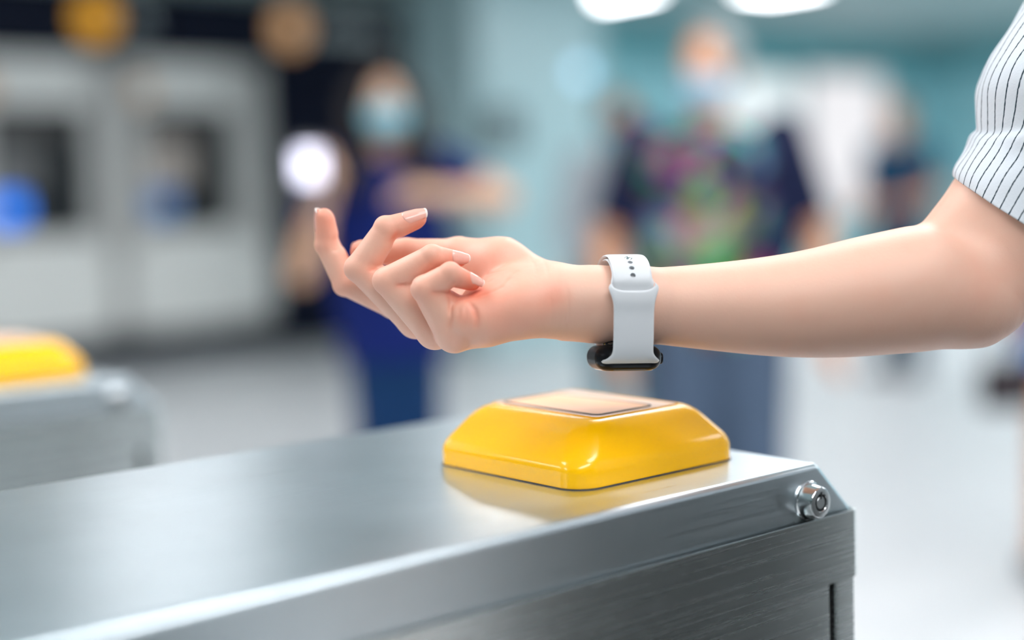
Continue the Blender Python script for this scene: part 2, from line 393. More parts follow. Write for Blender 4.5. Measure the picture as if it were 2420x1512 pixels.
def make_gate():
    e = empty('turnstile_gate', ab(XE, YF, 0), GATE_YAW, 'brushed steel ticket gate in front, its top under the hovering hand', 'ticket gate', 'steel ticket gates')
    L0 = -1.75
    # folded lid: flat top, 45 degree nose at the end
    prof = [(L0, 0.935), (L0, 1.0), (0, 1.0), (0.0318, 0.9673), (0.0318, 0.935)]
    bm = bmesh.new()
    f = [[bm.verts.new((x, y, z)) for x, z in prof] for y in (0, GW)]
    n = len(prof); bm.faces.new(f[0]); bm.faces.new(f[1][::-1])
    for i in range(n): bm.faces.new((f[0][(i + 1) % n], f[0][i], f[1][i], f[1][(i + 1) % n]))
    bmesh.ops.recalc_face_normals(bm, faces=bm.faces[:])
    bm.edges.ensure_lookup_table()
    ed = [x for x in bm.edges if x.verts[0].co.z > 0.95 and x.verts[1].co.z > 0.95 and not (x.verts[0].co.x < L0 + .01 and x.verts[1].co.x < L0 + .01)]
    bmesh.ops.bevel(bm, geom=ed, offset=0.0042, segments=6, affect='EDGES', profile=0.5)
    me = bpy.data.meshes.new('lid'); bm.to_mesh(me); bm.free()
    shade_auto(link('lid', me, M['steel_top'], e), 0.5, True)
    # skirt band of folded sheet round the lid
    bm = bmesh.new()
    def skirt(y0, y1, x1):
        return [(L0, y0), (x1 - 0.0065, y0), (x1 - 0.006, y0), (x1 - 0.0045, y0 + 0.0006), (x1 - 0.0018, y0 + 0.002), (x1, y0 + 0.006), (x1, y1 - 0.006), (x1 - 0.0018, y1 - 0.002), (x1 - 0.006, y1), (L0, y1)]
    o_ = skirt(-0.0042, GW + 0.0042, 0.0357); i_ = skirt(-0.0026, GW + 0.0026, 0.0341)
    zt, zb = 0.9662, 0.9235
    vo = [[bm.verts.new((x, y, z)) for x, y in P] for P, z in ((o_, zt), (o_, zb), (i_, zb), (i_, zt))]
    for a, b in ((0, 1), (1, 2), (2, 3), (3, 0)):
        for i in range(len(o_) - 1): bm.faces.new((vo[a][i], vo[a][i + 1], vo[b][i + 1], vo[b][i]))
    bmesh.ops.recalc_face_normals(bm, faces=bm.faces[:])
    rim = [x for x in bm.edges if len(x.link_faces) == 2 and abs(x.calc_face_angle(0)) > 1.2]
    bmesh.ops.bevel(bm, geom=rim, offset=0.0004, segments=2, affect='EDGES')
    me = bpy.data.meshes.new('skirt_band'); bm.to_mesh(me); bm.free()
    shade_auto(link('skirt_band', me, M['steel'], e), 0.5, True)
    box('inner_frame', L0 + 0.01, 0.026, 0.0022, GW - 0.0022, 0.0, 0.95, M['black'], e)
    box('side_panel', L0, 0.0068, -0.0012, 0.0022, 0.06, 0.955, M['steel'], e, 0.0008)
    box('side_panel', L0, 0.0068, GW - 0.007, GW + 0.0012, 0.06, 0.955, M['steel'], e, 0.0008)
    box('corner_post', 0.0135, 0.0326, -0.0012, 0.0022, 0.06, 0.955, M['steel'], e, 0.0012)
    box('corner_post', 0.0135, 0.0326, GW - 0.02, GW + 0.0012, 0.06, 0.955, M['steel'], e, 0.0012)
    box('end_panel', 0.022, 0.030, 0.022, GW - 0.022, 0.06, 0.955, M['steel'], e, 0.0008)
    box('plinth', L0 + 0.02, 0.02, 0.012, GW - 0.012, 0.0, 0.06, M['chrome_dull'], e, 0.001)
    lk = lathe('lock', [(0.0122, 0), (0.0122, -0.0010), (0.0113, -0.0016), (0.0096, -0.0090), (0.0093, -0.0098), (0.0089, -0.0102), (0.0057, -0.0102), (0.0054, -0.0099), (0.0054, -0.0085)], M['chrome'], e, caps=False)
    lk.location = (-0.0112, 0.0001, 1 - 0.0218)
    lathe('lock_face', [(0.0089, -0.01025), (0.0087, -0.01035), (0.0058, -0.01035), (0.0056, -0.0102), (0.0056, -0.0090)], M['chrome_dull'], lk, caps=False)
    lathe('keyhole', [(0.0055, -0.0087), (0.0055, -0.00952)], M['black'], lk, 32)
    box('key_notch', -0.0010, 0.0010, -0.01042, -0.0090, 0.0042, 0.0066, M['black'], lk)
    lathe('lock_core', [(0.0038, -0.0085), (0.0038, -0.0098), (0.0035, -0.0101)], M['chrome_dull'], lk, 32)
    box('core_notch', -0.0007, 0.0007, -0.01018, -0.0095, 0.0022, 0.0040, M['black'], lk)
    return e
def copy_tree(o, parent=None):
    c = o.copy(); col.objects.link(c); c.parent = parent
    for ch in [x for x in scene.objects if x.parent == o]: copy_tree(ch, c)
    return c
gate = make_gate()
bpy.context.view_layer.update()

# yellow reader on the gate
M['yellow'] = mat('yellow_enamel', (1.0, 0.52, 0.0), 0.2, spec=.4, coat=0.15)
M['sticker_clear'] = mat('worn_clear_film', (0.80, 0.52, 0.36), 0.35, spec=.3)
noise_color(M['sticker_clear'], 22, (0.85, 0.50, 0.22), (0.72, 0.66, 0.70), sc=(1, 0.35, 1))
M['card_print'] = mat('printed_card', (0.9, 0.5, 0.25), 0.38, spec=.25)
noise_color(M['card_print'], 30, (0.90, 0.44, 0.14), (0.90, 0.62, 0.52), sc=(1, .5, 1), detail=2)
M['card_edge'] = mat('grimy_edge', (0.055, 0.045, 0.04), 0.5)
def rrect(x0, x1, y0, y1, r, n=10):
    P = []; rs = r if isinstance(r, tuple) else (r,) * 4
    for sx, sy, a0, r in ((1, 1, 0, rs[0]), (0, 1, 90, rs[1]), (0, 0, 180, rs[2]), (1, 0, 270, rs[3])):
        cx, cy = (x1 - r if sx else x0 + r), (y1 - r if sy else y0 + r)
        for i in range(n + 1):
            t = math.radians(a0 + 90 * i / n); P.append((cx + r * math.cos(t), cy + r * math.sin(t)))
    return P
def loft(name, rings, mt, parent, ang=0.9):
    V, Fc = [], []; n = len(rings[0][0])
    for P, z in rings: V += [(x, y, z) for x, y in P]
    for k in range(len(rings) - 1):
        for i in range(n):
            j = (i + 1) % n; Fc.append((k * n + i, k * n + j, (k + 1) * n + j, (k + 1) * n + i))
    Fc.append(tuple(range(n))[::-1]); Fc.append(tuple((len(rings) - 1) * n + i for i in range(n)))
    o = pyd(name, V, Fc, mt, parent); shade_auto(o, ang); return o
def frame(name, x0, x1, y0, y1, w, r, z0, z1, mt, parent):
    po, pi = rrect(x0, x1, y0, y1, r), rrect(x0 + w, x1 - w, y0 + w, y1 - w, max(r - w, .0005)); n = len(po)
    V = [(x, y, z0) for x, y in po] + [(x, y, z1) for x, y in po] + [(x, y, z1) for x, y in pi] + [(x, y, z0) for x, y in pi]
    Fc = [(a * n + i, a * n + (i + 1) % n, b * n + (i + 1) % n, b * n + i) for a, b in ((0, 1), (1, 2), (2, 3), (3, 0)) for i in range(n)]
    return pyd(name, V, Fc, mt, parent)
RX0, RX1, RY0, RY1 = -0.157, -0.0225, 0.0468, 0.1805
def make_reader():
    e = empty('card_reader', gate.matrix_world @ Vector((0, 0, 1.0)), GATE_YAW, 'glossy yellow card reader block in the middle, right under the wristwatch', 'card reader', 'yellow card readers')
    IL, IR, IF, IB, HT = 0.029, 0.022, 0.0205, 0.012, 0.036; CR_ = (.009, .0095, .017, .0095)
    def ring(k, z, r):
        return rrect(RX0 + IL * k, RX1 - IR * k, RY0 + IF * k, RY1 - IB * k, r), z
    def cr(f): return tuple(q * f for q in CR_)
    rings = [ring(0.0, 0.0005, CR_), ring(0, 0.0085, CR_)]
    for k in range(1, 9):
        s = k / 8; rings.append(ring(s * s * .15, (1 - s) ** 2 * .0085 + 2 * s * (1 - s) * .0138 + s * s * .0179, CR_))
    for t in (.25, .35, .44, .5): rings.append(ring(t, 0.0179 + (t - .15) * .0274, CR_))
    for k in range(1, 11):
        s = k / 10; rings.append(ring((1 - s) ** 2 * .5 + 2 * s * (1 - s) * .8127 + s * s * 1.12, (1 - s) ** 2 * .0275 + (1 - (1 - s) ** 2) * .0361, cr(1 - .2 * s)))
    loft('housing', rings, M['yellow'], e, 1.2)
    loft('gasket', [(rrect(RX0 - .0006, RX1 + .0006, RY0 - .0006, RY1 + .0006, CR_), 0), (rrect(RX0 - .0006, RX1 + .0006, RY0 - .0006, RY1 + .0006, CR_), .0007)], M['card_edge'], e)
    zt = 0.0361
    loft('film', [(rrect(-.1205, -.0495, .0695, .168, .004), zt), (rrect(-.1205, -.0495, .0695, .168, .004), zt + .0003)], M['sticker_clear'], e)
    loft('printed_card', [(rrect(-.1145, -.0665, .0755, .165, .005), zt + .0003), (rrect(-.1145, -.0665, .0755, .165, .005), zt + .0007)], M['card_print'], e)
    frame('card_border', -.1155, -.0655, .0745, .166, .0014, .006, zt + .0002, zt + .0009, M['card_edge'], e)
    frame('film_border', -.1215, -.0485, .0685, .169, .0008, .005, zt, zt + .0005, M['yellow'], e)
    return e
reader = make_reader()
g3 = copy_tree(gate); g3.location = ab(XE - 0.20, YF - 0.808, 0)
g3['label'] = 'nearest steel ticket gate, under the camera and outside the picture'
g2 = copy_tree(gate); g2.location = ab(XE - 0.076, YF + 0.808, 0)
g2['label'] = 'second steel ticket gate at the left edge, out of focus behind the front one'
r2 = copy_tree(reader); r2.location = ab(XE - 0.076, YF + 0.808, 1.0)
r2['label'] = 'blurred yellow card reader cut off by the left edge, on the farther gate'
for ch in [x for x in scene.objects if x.parent == r2 and x.name.split('.')[0] in ('printed_card', 'card_border')]: pass

# ------------------------------------------------------------------ the reaching arm
def skin_material(name='skin', base=(0.75, 0.455, 0.34), red=(0.79, 0.20, 0.115), bump=0.25):
    mt = mat(name, base, 0.48, spec=0.35); N, L, B = nodes(mt)
    at = N.new('ShaderNodeAttribute'); at.attribute_name = 'tint'
    nz = N.new('ShaderNodeTexNoise'); nz.inputs['Scale'].default_value = 60; nz.inputs['Detail'].default_value = 4
    tc = N.new('ShaderNodeTexCoord'); L.new(tc.outputs['Object'], nz.inputs['Vector'])
    ad = N.new('ShaderNodeMath'); ad.operation = 'MULTIPLY_ADD'; ad.inputs[1].default_value = 0.30; ad.inputs[2].default_value = -0.15
    L.new(nz.outputs['Fac'], ad.inputs[0])
    sm = N.new('ShaderNodeMath'); sm.operation = 'ADD'; sm.use_clamp = True
    L.new(at.outputs['Fac'], sm.inputs[0]); L.new(ad.outputs[0], sm.inputs[1])
    mx = N.new('ShaderNodeMix'); mx.data_type = 'RGBA'; mx.inputs['A'].default_value = (*base, 1); mx.inputs['B'].default_value = (*red, 1)
    L.new(sm.outputs[0], mx.inputs['Factor']); L.new(mx.outputs['Result'], B.inputs['Base Color'])
    B.inputs['Subsurface Weight'].default_value = 0.07; B.inputs['Subsurface Radius'].default_value = (1.0, 0.35, 0.2); B.inputs['Subsurface Scale'].default_value = 0.003
    v = N.new('ShaderNodeTexVoronoi'); v.inputs['Scale'].default_value = 1300; v.feature = 'DISTANCE_TO_EDGE'
    n2 = N.new('ShaderNodeTexNoise'); n2.inputs['Scale'].default_value = 420; n2.inputs['Detail'].default_value = 5
    L.new(tc.outputs['Object'], v.inputs['Vector']); L.new(tc.outputs['Object'], n2.inputs['Vector'])
    a2 = N.new('ShaderNodeMath'); a2.operation = 'MULTIPLY_ADD'; a2.inputs[1].default_value = 0.6
    L.new(v.outputs['Distance'], a2.inputs[0]); L.new(n2.outputs['Fac'], a2.inputs[2])
    bp = N.new('ShaderNodeBump'); bp.inputs['Strength'].default_value = bump; bp.inputs['Distance'].default_value = 0.0003
    L.new(a2.outputs[0], bp.inputs['Height']); L.new(bp.outputs[0], B.inputs['Normal'])
    return mt
M['skin'] = skin_material()
M['skin3'] = skin_material('skin_light', (0.66, 0.42, 0.28), (0.62, 0.24, 0.14), .1)
M['stripe_body'] = mat('pinstripe_shirt', (0.74, 0.77, 0.80), 0.85, spec=0.2); N, L, B = nodes(M['stripe_body'])
tc = N.new('ShaderNodeTexCoord'); wv = N.new('ShaderNodeTexWave'); wv.inputs['Scale'].default_value = 22; wv.inputs['Distortion'].default_value = .4; L.new(tc.outputs['Object'], wv.inputs['Vector'])
cm_ = N.new('ShaderNodeMath'); cm_.operation = 'LESS_THAN'; cm_.inputs[1].default_value = .035; L.new(wv.outputs['Fac'], cm_.inputs[0])
mx = N.new('ShaderNodeMix'); mx.data_type = 'RGBA'; mx.inputs['A'].default_value = (0.66, 0.70, 0.74, 1); mx.inputs['B'].default_value = (0.02, 0.04, 0.055, 1)
L.new(cm_.outputs[0], mx.inputs['Factor']); L.new(mx.outputs['Result'], B.inputs['Base Color'])
# ------------------------------------------------------------------ people in the hall
def W_(x, y, z): return np.array([x, y, z], np.float32)
XA, YA = W_(1, 0, 0), W_(0, 1, 0)
def frac(p, a, b): return np.clip((p - a) @ (b - a) / ((b - a) @ (b - a)), 0, 1)
def figure(name, label, x, y, yaw, hgt, arms, look, skin, hair_c, shirt_c, leg_c, mask_c=None, long_hair=False, sleeve=.55, leg_len=1.0, shirt_hem=.86, build=1.0, shirt_mat=None, added_skirt=False, stance=1.0):
    """arms: ((elbow),(wrist)) pairs for the figure's own right (-x) and left (+x) arm, 1.70 m tall body facing -y"""
    k = hgt / 1.70
    e = empty(name, (x, y, 0), yaw, label, 'person')
    SH = [W_(-.175 * build, .01, 1.385), W_(.175 * build, .01, 1.385)]
    HC_ = W_(0, -.015, 1.575); ca, sa = math.cos(look), math.sin(look); RH = np.array([[ca, sa, 0], [-sa, ca, 0], [0, 0, 1]], np.float32)
    def toh(p): return (p - HC_) @ RH.T                    # head frame, face looks to -y
    def torso(p, o=0.0):
        d = cone(p, W_(0, 0, .95), W_(0, .005, 1.12), .105 * build + o, .100 * build + o, XA, 1.5)
        d = smin(d, cone(p, W_(0, .005, 1.12), W_(0, .01, 1.30), .104 * build + o, .108 * build + o, XA, 1.5), .03)
        return smin(d, cone(p, SH[0] * .8, SH[1] * .8, .062 * build + o, .062 * build + o), .05)
    def armf(p, i, o=0.0, hand=True):
        el, wr = W_(*arms[i][0]), W_(*arms[i][1])
        d = cone(p, SH[i], el, .052 * build + o, .040 + o)
        d = smin(d, cone(p, el, wr, .039 + o, .026 + o), .01)
        if hand:
            u = unit(wr - el); s = np.array([0, 1., 0]) if abs(u[1]) < .7 else np.array([1., 0, 0]); s = unit(s - u * (s @ u)); nrm = np.cross(u, s)
            pc = wr + u * .05; d = smin(d, cone(p, wr, wr + u * .085, .024, .026, s.astype(np.float32), 1.5), .01)
            for q, ln in enumerate((.062, .072, .068, .052)):
                b0 = wr + u * .085 + s * (.028 - .019 * q); b1 = b0 + u * ln * .55 + nrm * .012; b2 = b1 + u * ln * .3 + nrm * .022
                d = smin(d, cone(p, b0.astype(np.float32), b1.astype(np.float32), .0098, .009), .004); d = smin(d, cone(p, b1.astype(np.float32), b2.astype(np.float32), .009, .0078), .003)
            t0 = wr + u * .03 + s * .024; t1 = t0 + u * .035 + s * .028 + nrm * .01; t2 = t1 + u * .03 + nrm * .01
            d = smin(d, cone(p, t0.astype(np.float32), t1.astype(np.float32), .013, .011), .006); d = smin(d, cone(p, t1.astype(np.float32), t2.astype(np.float32), .011, .009), .003)
        return d
    def legf(p, sx, o=0.0, foot=True):
        sx *= stance; hp, kn, an = W_(.088 * sx, .0, .90), W_(.10 * sx, -.01, .49), W_(.105 * sx, .02, .085)
        d = smin(cone(p, hp, kn, .082 * build + o, .056 + o), cone(p, kn, an, .055 + o, .038 + o), .02)
        if foot: d = smin(d, cone(p, an - W_(0, 0, .035), W_(.12 * sx, -.14, .032), .038, .030), .02)
        return d
    def head(p):
        q = toh(p)
        d = ell(q, W_(0, .012, .02), (.074, .094, .100))
        d = smin(d, ell(q, W_(0, -.022, -.045), (.056, .066, .075)), .03)
        d = smin(d, cone(q, W_(0, -.094, .005), W_(0, -.108, -.020), .008, .012), .008)          # nose
        d = smin(d, cone(q, W_(-.018, -.085, -.052), W_(.018, -.085, -.052), .008, .008), .006)   # mouth
        for sx in (-1, 1):
            d = smin(d, ell(q, W_(.076 * sx, .012, -.005), (.010, .020, .030)), .006)
            d = smax(d, -ell(q, W_(.031 * sx, -.088, .012), (.015, .012, .010)), .006)
        return d
    def body(p):
        p = p / k
        d = torso(p)
        d = smin(d, cone(p, W_(0, .015, 1.38), W_(0, .0, 1.52), .050, .047), .02); d = smin(d, head(p), .012)
        for i in (0, 1):
            if arms[i]: d = smin(d, armf(p, i), .02)
        for sx in (-1, 1): d = smin(d, legf(p, sx), .015)
        return d * k
    P = np.array([SH[0], SH[1]] + [W_(*q) for a in arms if a for q in a] + [W_(*a[1]) + unit(W_(*a[1]) - W_(*a[0])) * .19 for a in arms if a] + [[-.24, -.22, 0], [.24, .2, 1.72]])
    lo, hi = P.min(0) * k - .08, P.max(0) * k + .08
    lo[2] = -.02
    V, Q = mesh_sdf(body, lo, hi, .0085, 5, 1.4)
    o = fast_mesh('body', V, Q, skin, e); at = o.data.attributes.new('tint', 'FLOAT', 'POINT'); at.data.foreach_set('value', np.full(len(V), .12, np.float32))
    def cloth(nm, f, mt, h=.012, lo2=lo, hi2=hi):
        V, Q = mesh_sdf(lambda p: f(p / k) * k, lo2, hi2, h, 5, 1.4); return fast_mesh(nm, V, Q, mt, e)
    def shirt(p):
        o_ = .016
        d = torso(p, o_); d = smin(d, cone(p, W_(0, 0, shirt_hem), W_(0, 0, .98), .118 * build, .114 * build, XA, 1.45), .03)
        d = smax(d, shirt_hem - p[:, 2], .006)
        for i in (0, 1):
            if not arms[i]: continue
            el, wr = W_(*arms[i][0]), W_(*arms[i][1]); t = (p - SH[i]) @ (el - SH[i]) / ((el - SH[i]) @ (el - SH[i]))
            if sleeve <= 1: a = smax(cone(p, SH[i], el, .064 * build, .058), (t - sleeve) * np.linalg.norm(el - SH[i]), .004)
            else: a = smin(cone(p, SH[i], el, .064 * build, .052), smax(cone(p, el, wr, .052, .038), ((p - el) @ unit(wr - el)) - np.linalg.norm(wr - el) * .95, .004), .01)
            d = smin(d, a, .02)
        return smax(d, -(np.linalg.norm(p - W_(0, -.02, 1.475), axis=1) - .072), .006)
    sm = shirt_mat or mat('shirt_cloth', shirt_c, .85, spec=.2)
    cloth('shirt', shirt, sm)
    bot = .90 - leg_len * .83
    def trousers(p):
        d = cone(p, W_(0, 0, .90), W_(0, 0, .99), .112 * build, .108 * build, XA, 1.35)
        for sx in (-1, 1): d = smin(d, legf(p, sx, .018 if leg_len > .8 else .034, False), .02)
        if added_skirt: d = smin(d, cone(p, W_(0, 0, 1.0), W_(0, 0, .40), .12, .245), .02)  # unseen flared skirt, added to darken the reflection in the gate's side
        return smax(smax(d, (.40 if added_skirt else bot) - p[:, 2], .006), p[:, 2] - 1.0, .006)
    cloth('skirt' if added_skirt else 'trousers' if leg_len > .8 else 'shorts', trousers, mat('trouser_cloth', leg_c, .85, spec=.2), .013)
    shoe = mat('shoe', (.05, .05, .06), .6)
    for sx in (-1, 1):
        so = (1 - stance) * .106 * sx
        V, Q = mesh_sdf(lambda p: smax(cone(p / k, W_(.106 * sx - so, .045, .042), W_(.122 * sx - so, -.15, .036), .046, .040), .002 - p[:, 2], .004) * k, np.array([(.0 if sx > 0 else -.2) - so, -.24, -.02]) * k, np.array([(.2 if sx > 0 else 0.0) - so, .14, .13]) * k, .009, 5, 1.4)
        fast_mesh('shoe', V, Q, shoe, e)
    hm = mat('hair', hair_c, .6, spec=.25)
    def hair(p):
        q = toh(p); d = ell(q, W_(0, .016, .026), (.088, .106, .108))
        face = ell(q, W_(0, -.13, -.045), (.070, .102, .135) if long_hair else (.084, .138, .175))
        d = smax(d, -face, .012)
        if long_hair:
            l = cone(q, W_(-.078, .02, .0), W_(-.100, -.06, -.26), .046, .044, YA, 1.3); l = np.minimum(l, cone(q, W_(.078, .02, .0), W_(.100, -.06, -.26), .046, .044, YA, 1.3))
            l = smin(l, cone(q, W_(0, .08, 0), W_(0, .085, -.26), .06, .06, XA, 1.5), .02); return smin(d, l, .02)
        return smax(d, -.075 - q[:, 2] - .4 * (q[:, 1] - .02) * 0, .01)
    cloth('hair', hair, hm, .009, np.array([-.22, -.2, 1.22]) * k, np.array([.22, .22, 1.78]) * k)
    ew, ei = mat('eye_white', (.8, .8, .78), .2), mat('iris', (.03, .02, .015), .2)
    for sx in (-1, 1):
        c = HC_ + np.array([.031 * sx, -.0705, .012]) @ RH
        for nm, r, dy, mt in (('eye', .0115, 0, ew), ('iris', .0072, -.0052, ei)):
            bm = bmesh.new(); bmesh.ops.create_uvsphere(bm, u_segments=16, v_segments=10, radius=r * k)
            me = bpy.data.meshes.new(nm); bm.to_mesh(me); bm.free(); s = link(nm, me, mt, e, True); s.location = Vector((c + np.array([0, dy, 0]) @ RH) * k)
    if mask_c:
        def maskf(p):
            q = toh(p); d = head(p) - .009
            d = smin(d, ell(q, W_(0, -.075, -.045), (.052, .045, .058)), .015)
            d = smax(d, q[:, 2] + .012 + 0.25 * np.abs(q[:, 0]), .004); d = smax(d, -.098 - q[:, 2], .004); return smax(d, q[:, 1] + .012, .004)
        cloth('face_mask', maskf, mat('mask_cloth', mask_c, .8, spec=.2), .006, np.array([-.13, -.18, 1.42]) * k, np.array([.13, .12, 1.66]) * k)
    return e, k
OY = -1.22                                                         # the owner walks in along the lane, facing left
owner, _ = figure('person', 'person reaching a bare right arm in over the gate, wearing a white pinstriped short sleeve', .523, .737, OY, 1.70,
    ((), ((.24, .03, 1.10), (.25, -.06, .86))), 0.0, M['skin3'], (.012, .008, .007), (.72, .75, .78), (.06, .065, .065), None, True, .62, 1.0, .97, .95, M['stripe_body'], True)
OR = np.array(Matrix.Rotation(-OY, 3, 'Z'))
def to_owner(P): return (cam_mm(P) - np.array(owner.location)) @ OR.T
V, Q = mesh_sdf(sdf, (-128, -150, 770), (345, 44, 915), 0.85, 6, 1.3)
tint = np.zeros(len(V), np.float32)
def spot(p, r, a):
    global tint
    tint += a * np.exp(-((V - p) ** 2).sum(1) / (r * r))
for nm, pts in FING.items():
    P = [X(*q[:3]) for q in pts]
    spot(P[3], 9, .62); spot(P[2], 8, .3); spot((P[2] + P[3]) / 2, 8, .2); spot(P[1], 9, .34); spot(P[0], 9, .15)
spot(X(855, 594, 880), 10, .5); spot(X(960, 598, 880), 16, .35)
spot(surf(1318, 690), 8.5, .24); spot(surf(1290, 712), 11, .22); spot(surf(1200, 735), 18, .22); spot(surf(1098, 745), 8, .28); spot(surf(1082, 702), 6, .25)  # last spot puts the shade of the hollow by the little finger into tint
spot(surf(1170, 640), 22, .30); spot(surf(1150, 690), 15, .22); spot(surf(2320, 640), 22, .10)
for P, a, w in CR3:
    for A_, B_ in zip(P[:-1], P[1:]):
        for t in (0, .5): 
            if a > .4: spot(A_ + (B_ - A_) * t, 2.2, .12)
arm_o = fast_mesh('arm', to_owner(V), Q, M['skin'], owner)
at = arm_o.data.attributes.new('tint', 'FLOAT', 'POINT'); at.data.foreach_set('value', np.clip(tint * 1.12 + 0.10 * np.clip((30 - V[:, 0]) / 40, 0, 1), 0, 1).astype(np.float32))
# finger nails
M['nail'] = mat('nail_plate', (0.76, 0.40, 0.32), 0.25, coat=0.2)
M['nail_edge'] = mat('nail_free_edge', (0.80, 0.70, 0.64), 0.3)
def nail(pts, L, rot, half, over, face=None):
    P = [X(*q[:3]) for q in pts]; r3 = R(pts[3][3], pts[3][2])
    s = unit(P[3] - P[2]); bis = unit(unit(P[1] - P[2]) + unit(P[3] - P[2])); n = unit(bis - s * (bis @ s))
    c = np.array([0, 0, -1.0]); c = c - s * (c @ s); dd = -n; c = unit(c - dd * (c @ dd))
    ed = dd * math.cos(rot) + c * math.sin(rot); 
    if face is not None: ed = np.array(face, float); ed = unit(ed - s * (ed @ s))
    sd = unit(np.cross(s, ed))
    le = np.linalg.norm(P[3] - P[2]); tip = le + r3 * .98 + over
    nl, nw = 16, 13; G = np.zeros((nl, nw, 3)); lt = le + r3 * .35
    def hit(l, ph):
        o = P[2] + s * l; d = ed * math.cos(ph) + sd * math.sin(ph); t = 16.0
        for _ in range(60):
            q = float(sdf0((o + d * t)[None])[0]); t -= q * .7
            if abs(q) < .01: break
        return t
    for j in range(nw):
        u = -1 + 2 * j / (nw - 1)
        l0 = tip - L + 1.8 * abs(u) ** 2.2; l1 = tip - 1.5 * abs(u) ** 2.5
        ts = {}
        for i in range(nl):
            l = l0 + (l1 - l0) * i / (nl - 1); ph = half * u
            lim = min(l, lt); r = hit(lim, ph)
            if l > lt:
                r2_ = hit(lim - 1.2, ph); sl = np.clip((r - r2_) / 1.2, -.28, .05); r = r + sl * (l - lt)
            lift = 0.30 - 0.22 * abs(u) ** 3 - .3 * max(0, 1 - i / 2.0)
            G[i, j] = P[2] + s * l + (ed * math.cos(ph) + sd * math.sin(ph)) * (r + lift)
    ctr = P[2] + s * (tip - L / 2)
    G2 = G - (np.einsum('ijk,k->ij', G - P[2], ed)[..., None] * 0 + 0.55) * ed
    Vn = np.concatenate([G.reshape(-1, 3), G2.reshape(-1, 3)]); n0 = nl * nw; Fc, mi = [], []
    for i in range(nl - 1):
        for j in range(nw - 1):
            q = (i * nw + j, i * nw + j + 1, (i + 1) * nw + j + 1, (i + 1) * nw + j)
            Fc.append(q); Fc.append(tuple(n0 + x for x in q[::-1])); mi += [1 if i >= nl - 2 else 0] * 2
    rim = [j for j in range(nw)] + [i * nw + nw - 1 for i in range(1, nl)] + [(nl - 1) * nw + j for j in range(nw - 2, -1, -1)] + [i * nw for i in range(nl - 2, 0, -1)]
    for a, b in zip(rim, rim[1:] + rim[:1]): Fc.append((b, a, n0 + a, n0 + b)); mi.append(1 if min(a, b) >= (nl - 2) * nw else 0)
    o = pyd('fingernail', to_owner(Vn), Fc, [M['nail'], M['nail_edge']], owner, True)
    o.data.polygons.foreach_set('material_index', mi)
    bm = bmesh.new(); bm.from_mesh(o.data); bmesh.ops.recalc_face_normals(bm, faces=bm.faces[:]); bm.to_mesh(o.data); bm.free()
rd = math.radians
nail(FING['middle'], 15.5, rd(30), rd(56), 1.3)
nail(FING['ring'], 13.5, rd(26), rd(55), 1.5)
nail(FING['pinky'], 11.5, rd(12), rd(54), 1.6)
nail(FING['index'], 15.0, rd(14), rd(52), 0.6)
nail(THUMB, 14.0, 0, rd(52), 0.4, (0, -.35, .93))

# striped sleeve
M['stripe'] = mat('pinstripe_cotton', (0.78, 0.80, 0.82), 0.85, spec=0.2)
N, L, B = nodes(M['stripe'])
uv = N.new('ShaderNodeUVMap'); sx = N.new('ShaderNodeSeparateXYZ'); L.new(uv.outputs[0], sx.inputs[0])
nz = N.new('ShaderNodeTexNoise'); nz.inputs['Scale'].default_value = 55; nz.inputs['Detail'].default_value = 3; L.new(uv.outputs[0], nz.inputs['Vector'])
m1 = N.new('ShaderNodeMath'); m1.operation = 'MULTIPLY_ADD'; m1.inputs[1].default_value = 0.25; L.new(nz.outputs['Fac'], m1.inputs[0]); L.new(sx.outputs['X'], m1.inputs[2])
fr = N.new('ShaderNodeMath'); fr.operation = 'FRACT'; L.new(m1.outputs[0], fr.inputs[0])
lt_ = N.new('ShaderNodeMath'); lt_.operation = 'LESS_THAN'; lt_.inputs[1].default_value = 0.115; L.new(fr.outputs[0], lt_.inputs[0])
mx = N.new('ShaderNodeMix'); mx.data_type = 'RGBA'; mx.inputs['A'].default_value = (0.66, 0.70, 0.74, 1); mx.inputs['B'].default_value = (0.02, 0.04, 0.055, 1)
L.new(lt_.outputs[0], mx.inputs['Factor']); L.new(mx.outputs['Result'], B.inputs['Base Color'])
add_bump(M['stripe'], 700, 0.35, 0.0006)
